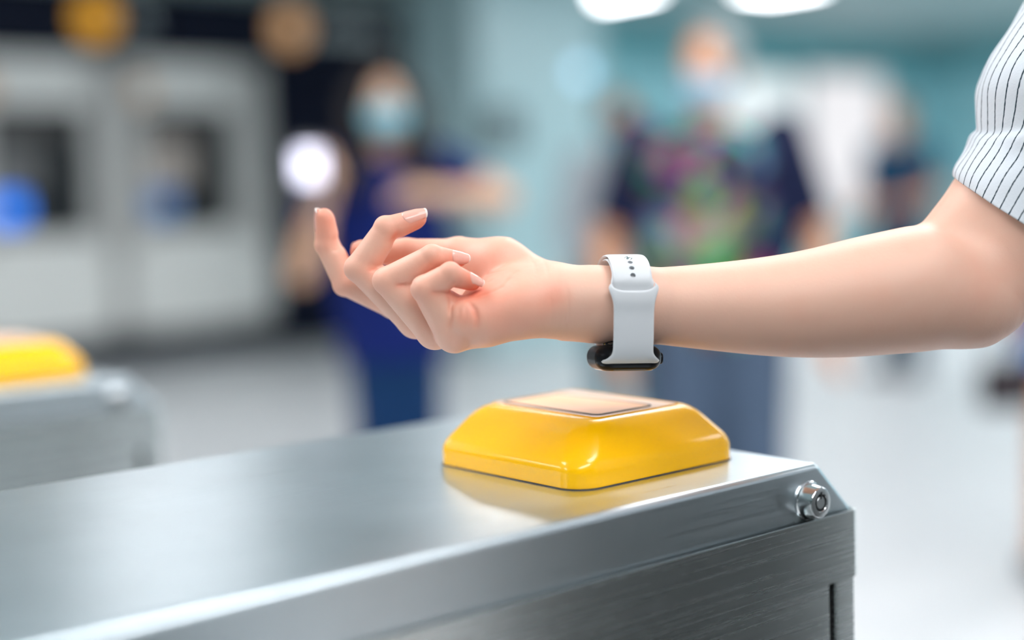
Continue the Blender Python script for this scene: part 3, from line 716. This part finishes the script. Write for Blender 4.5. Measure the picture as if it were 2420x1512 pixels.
def sleeve():
    E0 = X(2412, 515, 862); k = 862 / F
    d = unit(np.array([.515, -.857, .05])); p1 = unit(np.array([-.857, -.515, 0])); p1 = unit(p1 - d * (p1 @ d)); p2 = unit(np.cross(d, p1))
    if p2[2] > 0: p2 = -p2                                        # towards the lens
    ts = [0, 6, 12, 20, 30, 45, 60, 78, 95, 108, 118, 126, 133, 141, 150, 160, 172, 185, 200, 220, 245, 275, 310, 350, 400, 460, 540, 640, 760, 900, 1040, 1120]
    kt = np.array([-300, 0, 12, 25, 53, 80, 105, 127, 152, 192, 220, 273, 350, 420, 700, 1100, 1500]); kr = np.array([186, 186, 192, 194, 191.5, 191, 194, 187, 206, 234, 246, 254, 246, 243, 262, 285, 285])
    na = 144; V, UV = [], []
    for t in ts:
        for i in range(na):
            ph = 2 * math.pi * i / na
            sh = 150 * (1 - math.cos(ph)) if ph < math.pi else 150 * (1 - math.cos(ph))
            w = math.exp(-((t - 150) / 110) ** 2)
            tt = t - min(sh, 110) * min(1, t / 90)
            r = np.interp(tt, kt, kr)
            # soft folds
            r += 3.2 * math.sin(3 * ph + t * .021) * min(1, t / 120) + 2.2 * math.sin(7 * ph - t * .035 + 1) * min(1, t / 160) + 1.2 * math.sin(11 * ph + t * .05)
            r += 5 * w * math.sin((t - 30 * math.sin(2 * ph)) * .06) * (1 if math.cos(ph) < .7 else .3)
            q = E0 + d * (t - 62 * math.sin(ph) * math.exp(-t / 500)) * k + (p1 * math.cos(ph) + p2 * math.sin(ph) * .97) * r * k
            V.append(q); UV.append((48 * i / na, t * .002))
    Fc, fu = [], []
    n = len(ts)
    for a in range(n - 1):
        for i in range(na):
            j = (i + 1) % na; Fc.append((a * na + i, a * na + j, (a + 1) * na + j, (a + 1) * na + i))
            u0, u1 = 48 * i / na, 48 * (i + 1) / na; v0, v1 = ts[a] * .002, ts[a + 1] * .002
            fu += [(u0, v0), (u1, v0), (u1, v1), (u0, v1)]
    o = pyd('sleeve', to_owner(np.array(V)), Fc, M['stripe'], owner, True)
    ul = o.data.uv_layers.new(name='UVMap'); ul.data.foreach_set('uv', np.array(fu, np.float32).ravel())
    md = o.modifiers.new('thickness', 'SOLIDIFY'); md.thickness = 0.0012; md.offset = -1
    sb = o.modifiers.new('smooth', 'SUBSURF'); sb.levels = 1; sb.render_levels = 1
    return o
sleeve()

# ------------------------------------------------------------------ the wristwatch
M['strap'] = mat('pale_grey_rubber', (0.60, 0.62, 0.64), 0.42, spec=0.4)
M['case'] = mat('dark_polished_case', (0.008, 0.009, 0.011), 0.3, 0.0, spec=.10)
M['glass'] = mat('black_glass', (0.004, 0.004, 0.005), 0.05, coat=0.5)
M['pin'] = mat('steel_pin', (0.85, 0.86, 0.87), 0.12, 1.0)
WO = X(1472, 722, 845).astype(float); W1 = unit(np.array([1, -.01, .125])); W2 = unit(np.array([.125, 0, -1.0])); W3 = np.cross(W2, W1); W3 = W3 if W3[1] > 0 else -W3
watch = empty('smart_watch', cam_mm(WO[None])[0], 0, 'smart watch with pale grey rubber strap worn on the outstretched wrist, dark case underneath', 'wristwatch')
def wl(P):                                    # watch frame (along arm, towards lens, down) mm -> local metres
    P = np.asarray(P, float); Q_ = WO + P[..., 0:1] * W1 + P[..., 1:2] * W2 + P[..., 2:3] * W3
    return cam_mm(Q_) - np.array(watch.location)
ctl = [(17, 32.4), (22.5, 32.2), (26.2, 29.8), (28.6, 24), (30.3, 14), (31, 4), (30.4, -6), (28, -15), (22, -22), (13, -26.2), (2, -27.6), (-10, -26.6), (-20, -23), (-27, -15), (-30.4, -3), (-30.6, 9), (-29, 20), (-26.2, 29.2), (-22.5, 32.2), (-17, 32.4)]
P_ = np.array(ctl, float)
for _ in range(4):
    a = P_[:-1] * .75 + P_[1:] * .25; b = P_[:-1] * .25 + P_[1:] * .75
    P_ = np.concatenate([P_[:1], np.stack([a, b], 1).reshape(-1, 2), P_[-1:]])
sl_ = np.concatenate([[0], np.cumsum(np.linalg.norm(np.diff(P_, axis=0), axis=1))]); ST = sl_[-1]
def path(s):
    p = np.array([np.interp(s, sl_, P_[:, 0]), np.interp(s, sl_, P_[:, 1])])
    e = .6; q = np.array([np.interp(s + e, sl_, P_[:, 0]) - np.interp(s - e, sl_, P_[:, 0]), np.interp(s + e, sl_, P_[:, 1]) - np.interp(s - e, sl_, P_[:, 1])])
    q /= np.linalg.norm(q) + 1e-9; n = np.array([-q[1], q[0]])
    if n @ (p - np.array([0, 2.])) < 0: n = -n
    return p, n
def s_at(e3, near=True):
    ss = np.linspace(0, ST, 2000); z = np.interp(ss, sl_, P_[:, 1]); y = np.interp(ss, sl_, P_[:, 0])
    mk = (y > 5) if near else (y < -5)
    return ss[mk][np.argmin(np.abs(z[mk] - e3))]
def ribbon(name, s0, s1f, hw, offf, th=2.0, ns=90, nt=25, cutters=None):
    """rounded strap: s0..s1f(t) along the path, half width hw(s), offset offf(s)"""
    V = np.zeros((2, ns, nt, 3))
    for i in range(ns):
        g = i / (ns - 1); g = g + .012 * math.sin(2 * math.pi * g)
        for j in range(nt):
            t = -1 + 2 * j / (nt - 1); t = math.sin(t * math.pi / 2) * .5 + t * .5
            s = s0 + (s1f(t) - s0) * g; p, n = path(s); w = hw(s)
            ec = min(1.0, abs(s1f(t) - s) / 1.2) ; ec = math.sqrt(max(0, 1 - (1 - max(0, ec)) ** 2))
            pr = max(0.04, (1 - abs(t) ** 8) ** .5) * max(.05, ec)
            for q, sg in ((0, 1), (1, -1)):
                c = p + n * (offf(s) + sg * (th + 1.4 * math.exp(-(min(s, ST - s) / 5.5) ** 4)) / 2 * pr); V[q, i, j] = (w * t, c[0], c[1])
    n0 = ns * nt; Fc = []
    for i in range(ns - 1):
        for j in range(nt - 1):
            q = (i * nt + j, i * nt + j + 1, (i + 1) * nt + j + 1, (i + 1) * nt + j); Fc += [q, tuple(n0 + x for x in q[::-1])]
    rim = list(range(nt)) + [i * nt + nt - 1 for i in range(1, ns)] + [(ns - 1) * nt + j for j in range(nt - 2, -1, -1)] + [i * nt for i in range(ns - 2, 0, -1)]
    for a, b in zip(rim, rim[1:] + rim[:1]): Fc.append((b, a, n0 + a, n0 + b))
    o = pyd(name, wl(V.reshape(-1, 3)), Fc, M['strap'], watch, True)
    bm = bmesh.new(); bm.from_mesh(o.data); bmesh.ops.recalc_face_normals(bm, faces=bm.faces[:]); bm.to_mesh(o.data); bm.free()
    if cutters:
        for cs in cutters:
            p, n = path(cs); off = offf(cs); a = np.array([0, *(p + n * (off + 4))]); b = np.array([0, *(p + n * (off - 4))])
            A_, B_ = Vector(wl(a[None])[0]), Vector(wl(b[None])[0])
            bm = bmesh.new(); bmesh.ops.create_cone(bm, cap_ends=True, segments=24, radius1=.00155, radius2=.00155, depth=(A_ - B_).length)
            rot = (A_ - B_).to_track_quat('Z', 'Y').to_matrix().to_4x4(); bmesh.ops.transform(bm, matrix=Matrix.Translation((A_ + B_) / 2) @ rot, verts=bm.verts[:])
            cm = bpy.data.meshes.new('cutter'); bm.to_mesh(cm); bm.free(); co = bpy.data.objects.new('cutter', cm); col.objects.link(co); co.parent = watch
            md = o.modifiers.new('hole', 'BOOLEAN'); md.operation = 'DIFFERENCE'; md.object = co; md.solver = 'EXACT'
        bpy.context.view_layer.update(); dg = bpy.context.evaluated_depsgraph_get()
        me = bpy.data.meshes.new_from_object(o.evaluated_get(dg)); o.modifiers.clear(); o.data = me
        for c in [x for x in scene.objects if x.name.startswith('cutter')]: bpy.data.objects.remove(c)
        shade_auto(o, 0.7)
    return o
S_LIP = s_at(-7.8)
S_TOP = s_at(-27.4)
def hw_low(s):
    d = S_LIP + 4 - s
    flare = 3.0 * math.exp(-((max(0, d - 1.0)) / 7.0) ** 2) - (1.6 * max(0, 1 - (d) / 3.0) ** 2 if d < 3 else 0)
    lug = 5.3 * math.exp(-(s / 9.5) ** 4)
    return 11.75 + flare + lug
def off_low(s): return 0.2 + 2.0 / (1 + math.exp(-(s - (S_LIP - 9)) / 2.2))
ribbon('lower_strap', 0.0, lambda t: S_LIP + 5.2 * abs(t) ** 4.5, hw_low, off_low)
ribbon('inner_tongue', S_LIP - 12, lambda t: S_TOP + 14 - 5 * t * t, lambda s: 11.4 + 1.2 * math.exp(-((s - S_LIP - 5) / 4) ** 2), lambda s: -0.3, 1.8, 60)
def off_up(s): return 2.1 - 2.2 / (1 + math.exp((s - (S_LIP + 3)) / 1.3))
def hw_up(s): return 11.3 + 5.2 * math.exp(-((ST - s) / 4.6) ** 4)
HOLES = [S_LIP + 8.3, S_LIP + 13.0, S_LIP + 17.7]
# the upper strap runs from the far lug over the wrist and tucks under the lip
ribbon('upper_strap', ST, lambda t: S_LIP - 5, hw_up, off_up, 1.9, 110, 25, HOLES)
p_, n_ = path(S_LIP + 22.4)
pc = np.array([0, *(p_ + n_ * (off_up(S_LIP + 22.4) + .9))])
pv = [(2.3, 0), (2.3, .25), (2.0, .6), (1.2, .95), (.4, 1.05)]
pin = lathe('pin', [(a / 1000, b / 1000) for a, b in pv], M['pin'], watch, 32, 'z')
zz = wl((pc + np.array([0, *n_]))[None])[0] - wl(pc[None])[0]
pin.rotation_euler = Vector(zz).to_track_quat('Z', 'Y').to_euler(); pin.location = wl(pc[None])[0]
def rbox(hx, hy, hz, rc, re, cz):
    def f(p):
        q = np.abs(p[:, :2]) - np.array([hx - rc, hy - rc], np.float32)
        d2 = np.linalg.norm(np.maximum(q, 0), axis=1) + np.minimum(q.max(1), 0) - rc
        w = np.stack([d2 + re, np.abs(p[:, 2] - cz) - (hz - re)], 1)
        return np.minimum(w.max(1), 0) + np.linalg.norm(np.maximum(w, 0), axis=1) - re
    return f
for nm, args, mt in (('case', (19.8, 22.4, 7.2, 10, 6.6, 30.7), M['case']), ('screen_glass', (15.8, 18.4, 1.7, 7.5, 1.6, 36.5), M['glass']), ('sensor_back', (12, 12, 2.2, 11.9, 1.6, 22.6), M['glass'])):
    f = rbox(*args); Vc, Qc = mesh_sdf(f, (-21, -24, args[5] - args[2] - 2), (21, 24, args[5] + args[2] + 2), 0.6, 5)
    fast_mesh(nm, wl(Vc), Qc, mt, watch)
cr = lathe('crown', [(.0030, 0), (.0034, .0004), (.0034, .0020), (.0030, .0026)], M['case'], watch, 32, 'z')
zz = wl(np.array([[1., 0, 0]]))[0] - wl(np.array([[0., 0, 0]]))[0]
cr.rotation_euler = Vector(zz).to_track_quat('Z', 'Y').to_euler(); cr.location = wl(np.array([[19.0, 8, 31.3]]))[0]

# ------------------------------------------------------------------ ticket machines in the navy wall
WB = B1
M['mach'] = mat('machine_grey', (0.56, 0.56, 0.54), 0.4); M['mach_lt'] = mat('machine_pale', (0.84, 0.85, 0.82), 0.4)
M['mach_dk'] = mat('machine_recess', (0.014, 0.02, 0.024), 0.5, spec=.2); M['mach_md'] = mat('machine_mid', (0.16, 0.16, 0.16), 0.4); M['mach_hd'] = mat('machine_hood', (0.05, 0.048, 0.048), 0.45)
M['pad_blue'] = mat('blue_pad', (0.0, 0.12, 0.62), 0.3, emit=(0.0, 0.22, 1.0), es=0.9)
M['pad_blue2'] = mat('dim_blue_pad', (0.01, 0.12, 0.36), 0.3, emit=(0.02, 0.2, 0.6), es=0.25)
M['screen'] = mat('lit_screen', (0.1, 0.1, 0.1), 0.3, emit=(0.62, 0.57, 0.52), es=0.22)
M['orange'] = mat('orange_disc', (0.80, 0.36, 0.03), 0.4, emit=(.9, .42, .02), es=.35); M['orange2'] = mat('peach_disc', (0.85, 0.50, 0.26), 0.4, emit=(.9, .5, .25), es=.3)
M['letter'] = mat('grey_lettering', (0.40, 0.48, 0.50), 0.4, emit=(.5, .62, .65), es=.35)
M['lampo'] = mat('small_orange_label', (0.75, 0.42, 0.20), 0.4)
def machine(a0, w, label, pad, scr):
    e = empty('ticket_machine', ab(a0, WB, 0), GATE_YAW, label, 'ticket machine', 'ticket machines in the navy wall')
    def b(nm, x0, x1, z0, z1, y0, y1, mt, bv=0.0): return box(nm, x0, x1, y0, y1, z0, z1, mt, e, bv)
    T = 2.25
    # body as surround pieces so that the recess is a real hollow
    b('side_frame', 0.02, 0.24, 0.24, T, -0.10, -0.001, M['mach'], .008); b('side_frame', 0.96, w - 0.02, 0.24, T, -0.10, -0.001, M['mach'], .008)
    b('header_panel', 0.24, 0.96, 1.90, T, -0.10, -0.001, M['mach_lt'], .008)
    b('lower_panel', 0.24, 0.96, 0.24, 0.98, -0.10, -0.001, M['mach_lt'], .008)
    b('front_plate', 0.06, w - 0.06, 0.30, 0.86, -0.112, -0.10, M['mach_lt'], .004)
    b('recess', 0.24, 0.96, 0.98, 1.90, -0.012, -0.001, M['mach_dk'])
    b('hood', 0.25, 0.95, 1.70, 1.89, -0.09, -0.015, M['mach_hd'], .004)
    b('screen', 0.30, 0.64, 1.30, 1.64, -0.03, -0.013, scr, .003)
    b('note_slot', 0.70, 0.94, 1.06, 1.68, -0.05, -0.013, M['mach_dk'], .006)
    b('coin_tray', 0.28, 0.66, 1.0, 1.06, -0.075, -0.013, M['mach_md'], .004)
    b('payment_pad', 0.27, 0.50, 1.08, 1.27, -0.06, -0.013, pad, .02)
    b('label_plate', 0.18, 0.30, 1.93, 2.10, -0.108, -0.10, M['lampo'], .002)
    return e
machine(3.36, 1.16, 'grey ticket machine with the bright blue pad, cut off at the left edge', M['pad_blue'], M['mach_md'])
machine(4.53, 1.30, 'grey ticket machine with a dim blue pad, beside the woman in blue', M['pad_blue2'], M['screen'])
def sign(a0, w, dx, label, disc, seed):
    e = empty('fascia_sign', ab(a0, WB, 2.30), GATE_YAW, label, 'sign', 'dark signs above the ticket machines')
    box('board', 0, w, -0.06, -0.001, 0.0, 0.46, M['navy2'], e, .005)
    d = lathe('disc', [(0.150, -0.061), (0.150, -0.066), (0.147, -0.068)], disc, e, 40); d.location = (dx, 0, 0.235)
    rnd = random.Random(seed); x = dx + 0.24
    while x < min(w - 0.05, dx + 0.88):
        ww = rnd.uniform(.035, .06)
        box('letter_stroke', x, x + ww * .35, -0.064, -0.06, .19, .19 + rnd.choice((.10, .14)), M['letter'], e)
        box('letter_stroke', x, x + ww, -0.064, -0.06, .19, .215, M['letter'], e); x += ww + .025
    return e
sign(3.2, 1.75, 1.26, 'dark fascia sign with an amber disc, above the left ticket machine', M['orange'], 1)
sign(5.0, 2.1, 1.09, 'dark fascia sign with a peach disc and grey lettering, above the woman in blue', M['orange2'], 2)
# lit posters on the far teal wall
M['poster1'] = mat('lit_poster_white', (0.2, 0.2, 0.2), 0.4, emit=(0.80, 0.88, 0.90), es=0.62)
M['poster2'] = mat('lit_poster_pink', (0.2, 0.2, 0.2), 0.4, emit=(0.86, 0.82, 0.84), es=0.60)
def lightbox(a0, a1, z0, z1, mt, label):
    e = empty('poster_lightbox', ab(a0, WB, z0), GATE_YAW, label, 'poster', 'lit posters on the far wall')
    box('poster', 0.03, a1 - a0 - 0.03, -0.075, -0.07, 0.03, z1 - z0 - 0.03, mt, e)
    box('cabinet', 0, a1 - a0, -0.07, -0.001, 0, z1 - z0, M['steel_trim'], e, .004)
lightbox(11.15, 12.45, 0.8, 2.36, M['poster1'], 'lit white poster box behind the man in the printed shirt')
lightbox(12.55, 14.0, 0.8, 2.40, M['poster2'], 'lit pinkish white poster box, the farther one to the right')
M['sign_blue'] = mat('pale_blue_sign', (0.30, 0.55, 0.75), 0.35, emit=(0.36, 0.62, 0.82), es=1.3)
M['sign_green'] = mat('green_sign', (0.16, 0.42, 0.30), 0.4, emit=(0.2, 0.55, 0.42), es=0.25)
M['grey_box'] = mat('grey_equipment', (0.012, 0.018, 0.02), 0.6)
s_ = lathe('round_sign', [(0.06, -0.001), (0.06, -0.028), (0.056, -0.031)], M['sign_blue'], None, 40)
s_.location = ab(7.40, 7.94, 2.06); s_.rotation_euler = (0, 0, GATE_YAW); tag(s_, 'round pale blue sign on the pale teal column', 'sign')
k_ = empty('equipment_box', ab(6.62, 7.94, 1.64), GATE_YAW, 'small dark grey box fixed on the pale teal column', 'equipment box')
box('housing', -0.13, 0.13, -0.06, -0.001, -0.13, 0.13, M['grey_box'], k_, .012); box('cover', -0.075, 0.075, -0.068, -0.06, -0.02, 0.08, M['mach_md'], k_, .004)
g_ = empty('exit_sign', ab(A1, 8.0, 1.95), GATE_YAW, 'faint green sign on the far teal wall near the striped sleeve', 'sign')
box('panel', -0.05, -0.001, -0.5, 0.5, -0.16, 0.16, M['sign_green'], g_, .006)

M['skin2'] = skin_material('skin_tan', (0.66, 0.33, 0.18), (0.66, 0.20, 0.08), .1)
# printed dark t-shirt: abstract blotches of colour
pm = mat('printed_navy_cotton', (0.006, 0.010, 0.04), .85, spec=.2); N, L, B = nodes(pm)
tc = N.new('ShaderNodeTexCoord'); vo = N.new('ShaderNodeTexVoronoi'); vo.inputs['Scale'].default_value = 17; L.new(tc.outputs['Object'], vo.inputs['Vector'])
hs = N.new('ShaderNodeHueSaturation'); hs.inputs['Saturation'].default_value = 1.25; hs.inputs['Value'].default_value = .42; L.new(vo.outputs['Color'], hs.inputs['Color'])
sp = N.new('ShaderNodeSeparateXYZ'); L.new(tc.outputs['Object'], sp.inputs[0])
def rng(sock, a, b, inv=False):
    mr = N.new('ShaderNodeMapRange'); mr.inputs['From Min'].default_value = a; mr.inputs['From Max'].default_value = b; L.new(sock, mr.inputs['Value']); return mr.outputs[0]
ax = N.new('ShaderNodeMath'); ax.operation = 'ABSOLUTE'; 
as_ = N.new('ShaderNodeMath'); as_.operation = 'ADD'; as_.inputs[1].default_value = .035; L.new(sp.outputs['X'], as_.inputs[0]); L.new(as_.outputs[0], ax.inputs[0])
g1 = rng(ax.outputs[0], .17, .13); g2_ = rng(sp.outputs['Y'], -.03, -.06); g3 = rng(sp.outputs['Z'], 1.37, 1.33)
nn = N.new('ShaderNodeTexNoise'); nn.inputs['Scale'].default_value = 9; L.new(tc.outputs['Object'], nn.inputs['Vector']); g4 = rng(nn.outputs['Fac'], .40, .52)
cur = g1
for g in (g2_, g3, g4):
    mm = N.new('ShaderNodeMath'); mm.operation = 'MULTIPLY'; L.new(cur, mm.inputs[0]); L.new(g, mm.inputs[1]); cur = mm.outputs[0]
mx = N.new('ShaderNodeMix'); mx.data_type = 'RGBA'; mx.inputs['A'].default_value = (0.006, 0.010, 0.04, 1); L.new(cur, mx.inputs['Factor']); L.new(hs.outputs['Color'], mx.inputs['B']); L.new(mx.outputs['Result'], B.inputs['Base Color'])
wom, kw = figure('person', 'long-haired woman in a pale blue mask and deep blue clothes, holding up a phone', -.325, 3.9, .12, 1.545,
    (((-.265, -.10, 1.08), (-.195, -.25, 1.29)), ((.335, -.08, 1.275), (.12, -.24, 1.295))), 0.0, M['skin3'], (.010, .006, .006), (.004, .014, .12), (.004, .030, .10), (.26, .58, .70), True, .6, 1.0, .80, .95, None, False, .55)
figure('person', 'grey-haired man in a pale mask, dark printed t-shirt and grey-blue shorts', .530, 3.7, 0.0, 1.585,
    (((-.30, .02, 1.10), (-.29, -.10, .86)), ((.30, .03, 1.10), (.30, -.06, .86))), -.55, M['skin2'], (.24, .27, .27), (.006, .010, .04), (.075, .11, .17), (.36, .56, .70), False, .78, .66, .84, 1.12, pm)
figure('person', 'person in a light grey long-sleeved top and blue mask, half hidden behind the grey-haired man', .49, 6.3, .1, 1.60,
    (((-.26, .02, 1.10), (-.25, -.10, .86)), ((.26, .02, 1.10), (.25, -.10, .86))), .3, M['skin2'], (.06, .10, .09), (.42, .44, .47), (.10, .20, .24), (.10, .34, .50), False, 1.2, 1.0, .84)
figure('person', 'small distant figure in a dark blue shirt near the lit posters, arm bent', 2.33, 8.5, -.9, 1.66,
    (((-.25, .03, 1.10), (-.19, -.16, 1.0)), ((.25, .0, 1.10), (.10, -.22, 1.06))), .4, M['skin2'], (.10, .07, .05), (.010, .06, .13), (.006, .05, .10), None, False, .7, 1.0, .84)
edge, ke = figure('person', 'person at the right edge with bare tan legs and blue shorts, mostly cut off', 1.62, 4.05, .3, 1.66,
    (((-.27, .04, 1.10), (-.31, -.08, .90)), ((.26, .02, 1.10), (.27, -.12, .88))), 0.0, M['skin2'], (.02, .015, .012), (.06, .16, .42), (.05, .17, .50), None, False, .6, .32, .82)
# phone held by the woman, bag held by the person at the edge
M['phone'] = mat('phone_back', (.12, .12, .13), .25); M['torch'] = mat('lit_phone_screen', (.2, .2, .2), .3, emit=(.80, .80, 1.0), es=2.4)
ph = empty('phone', (0, 0, 0), .3, 'phone with a glowing white screen held up by the woman in blue', 'phone')
ph.location = wom.matrix_world @ Vector((0, 0, 0)) if False else Vector((-.355, 3.86, 0)) + Matrix.Rotation(.12, 3, 'Z') @ Vector((-.19 * kw, -.315 * kw, 1.295 * kw))
box('phone_body', -.036, .036, -.005, .004, -.01, .135, M['phone'], ph, .004); box('lit_screen', -.028, .028, -.008, -.005, .045, .115, M['torch'], ph, .001)
M['bag'] = mat('dark_bag', (.02, .012, .016), .6)
bg = empty('handbag', (0, 0, 0), .2, 'small dark bag hanging from the hand of the person at the right edge', 'bag')
bg.location = Vector((1.62, 4.05, 0)) + Matrix.Rotation(.3, 3, 'Z') @ Vector((-.36 * ke, -.16 * ke, .56 * ke))
box('bag_body', -.075, .075, -.035, .035, 0, .13, M['bag'], bg, .015, 3)
hd = lathe('handle', [(.0, 0)] * 2, M['bag'], bg) if False else None
Vh, Fh = [], []
for i in range(25):
    t = math.pi * i / 24; c = np.array([.05 * math.cos(t), 0, .125 + .10 * math.sin(t)])
    for j in range(8):
        a = 2 * math.pi * j / 8; Vh.append(c + .005 * (math.cos(a) * np.array([math.cos(t), 0, math.sin(t)]) + math.sin(a) * np.array([0, 1, 0])))
for i in range(24):
    for j in range(8): Fh.append((i * 8 + j, i * 8 + (j + 1) % 8, (i + 1) * 8 + (j + 1) % 8, (i + 1) * 8 + j))
pyd('handle', Vh, Fh, M['bag'], bg, True)
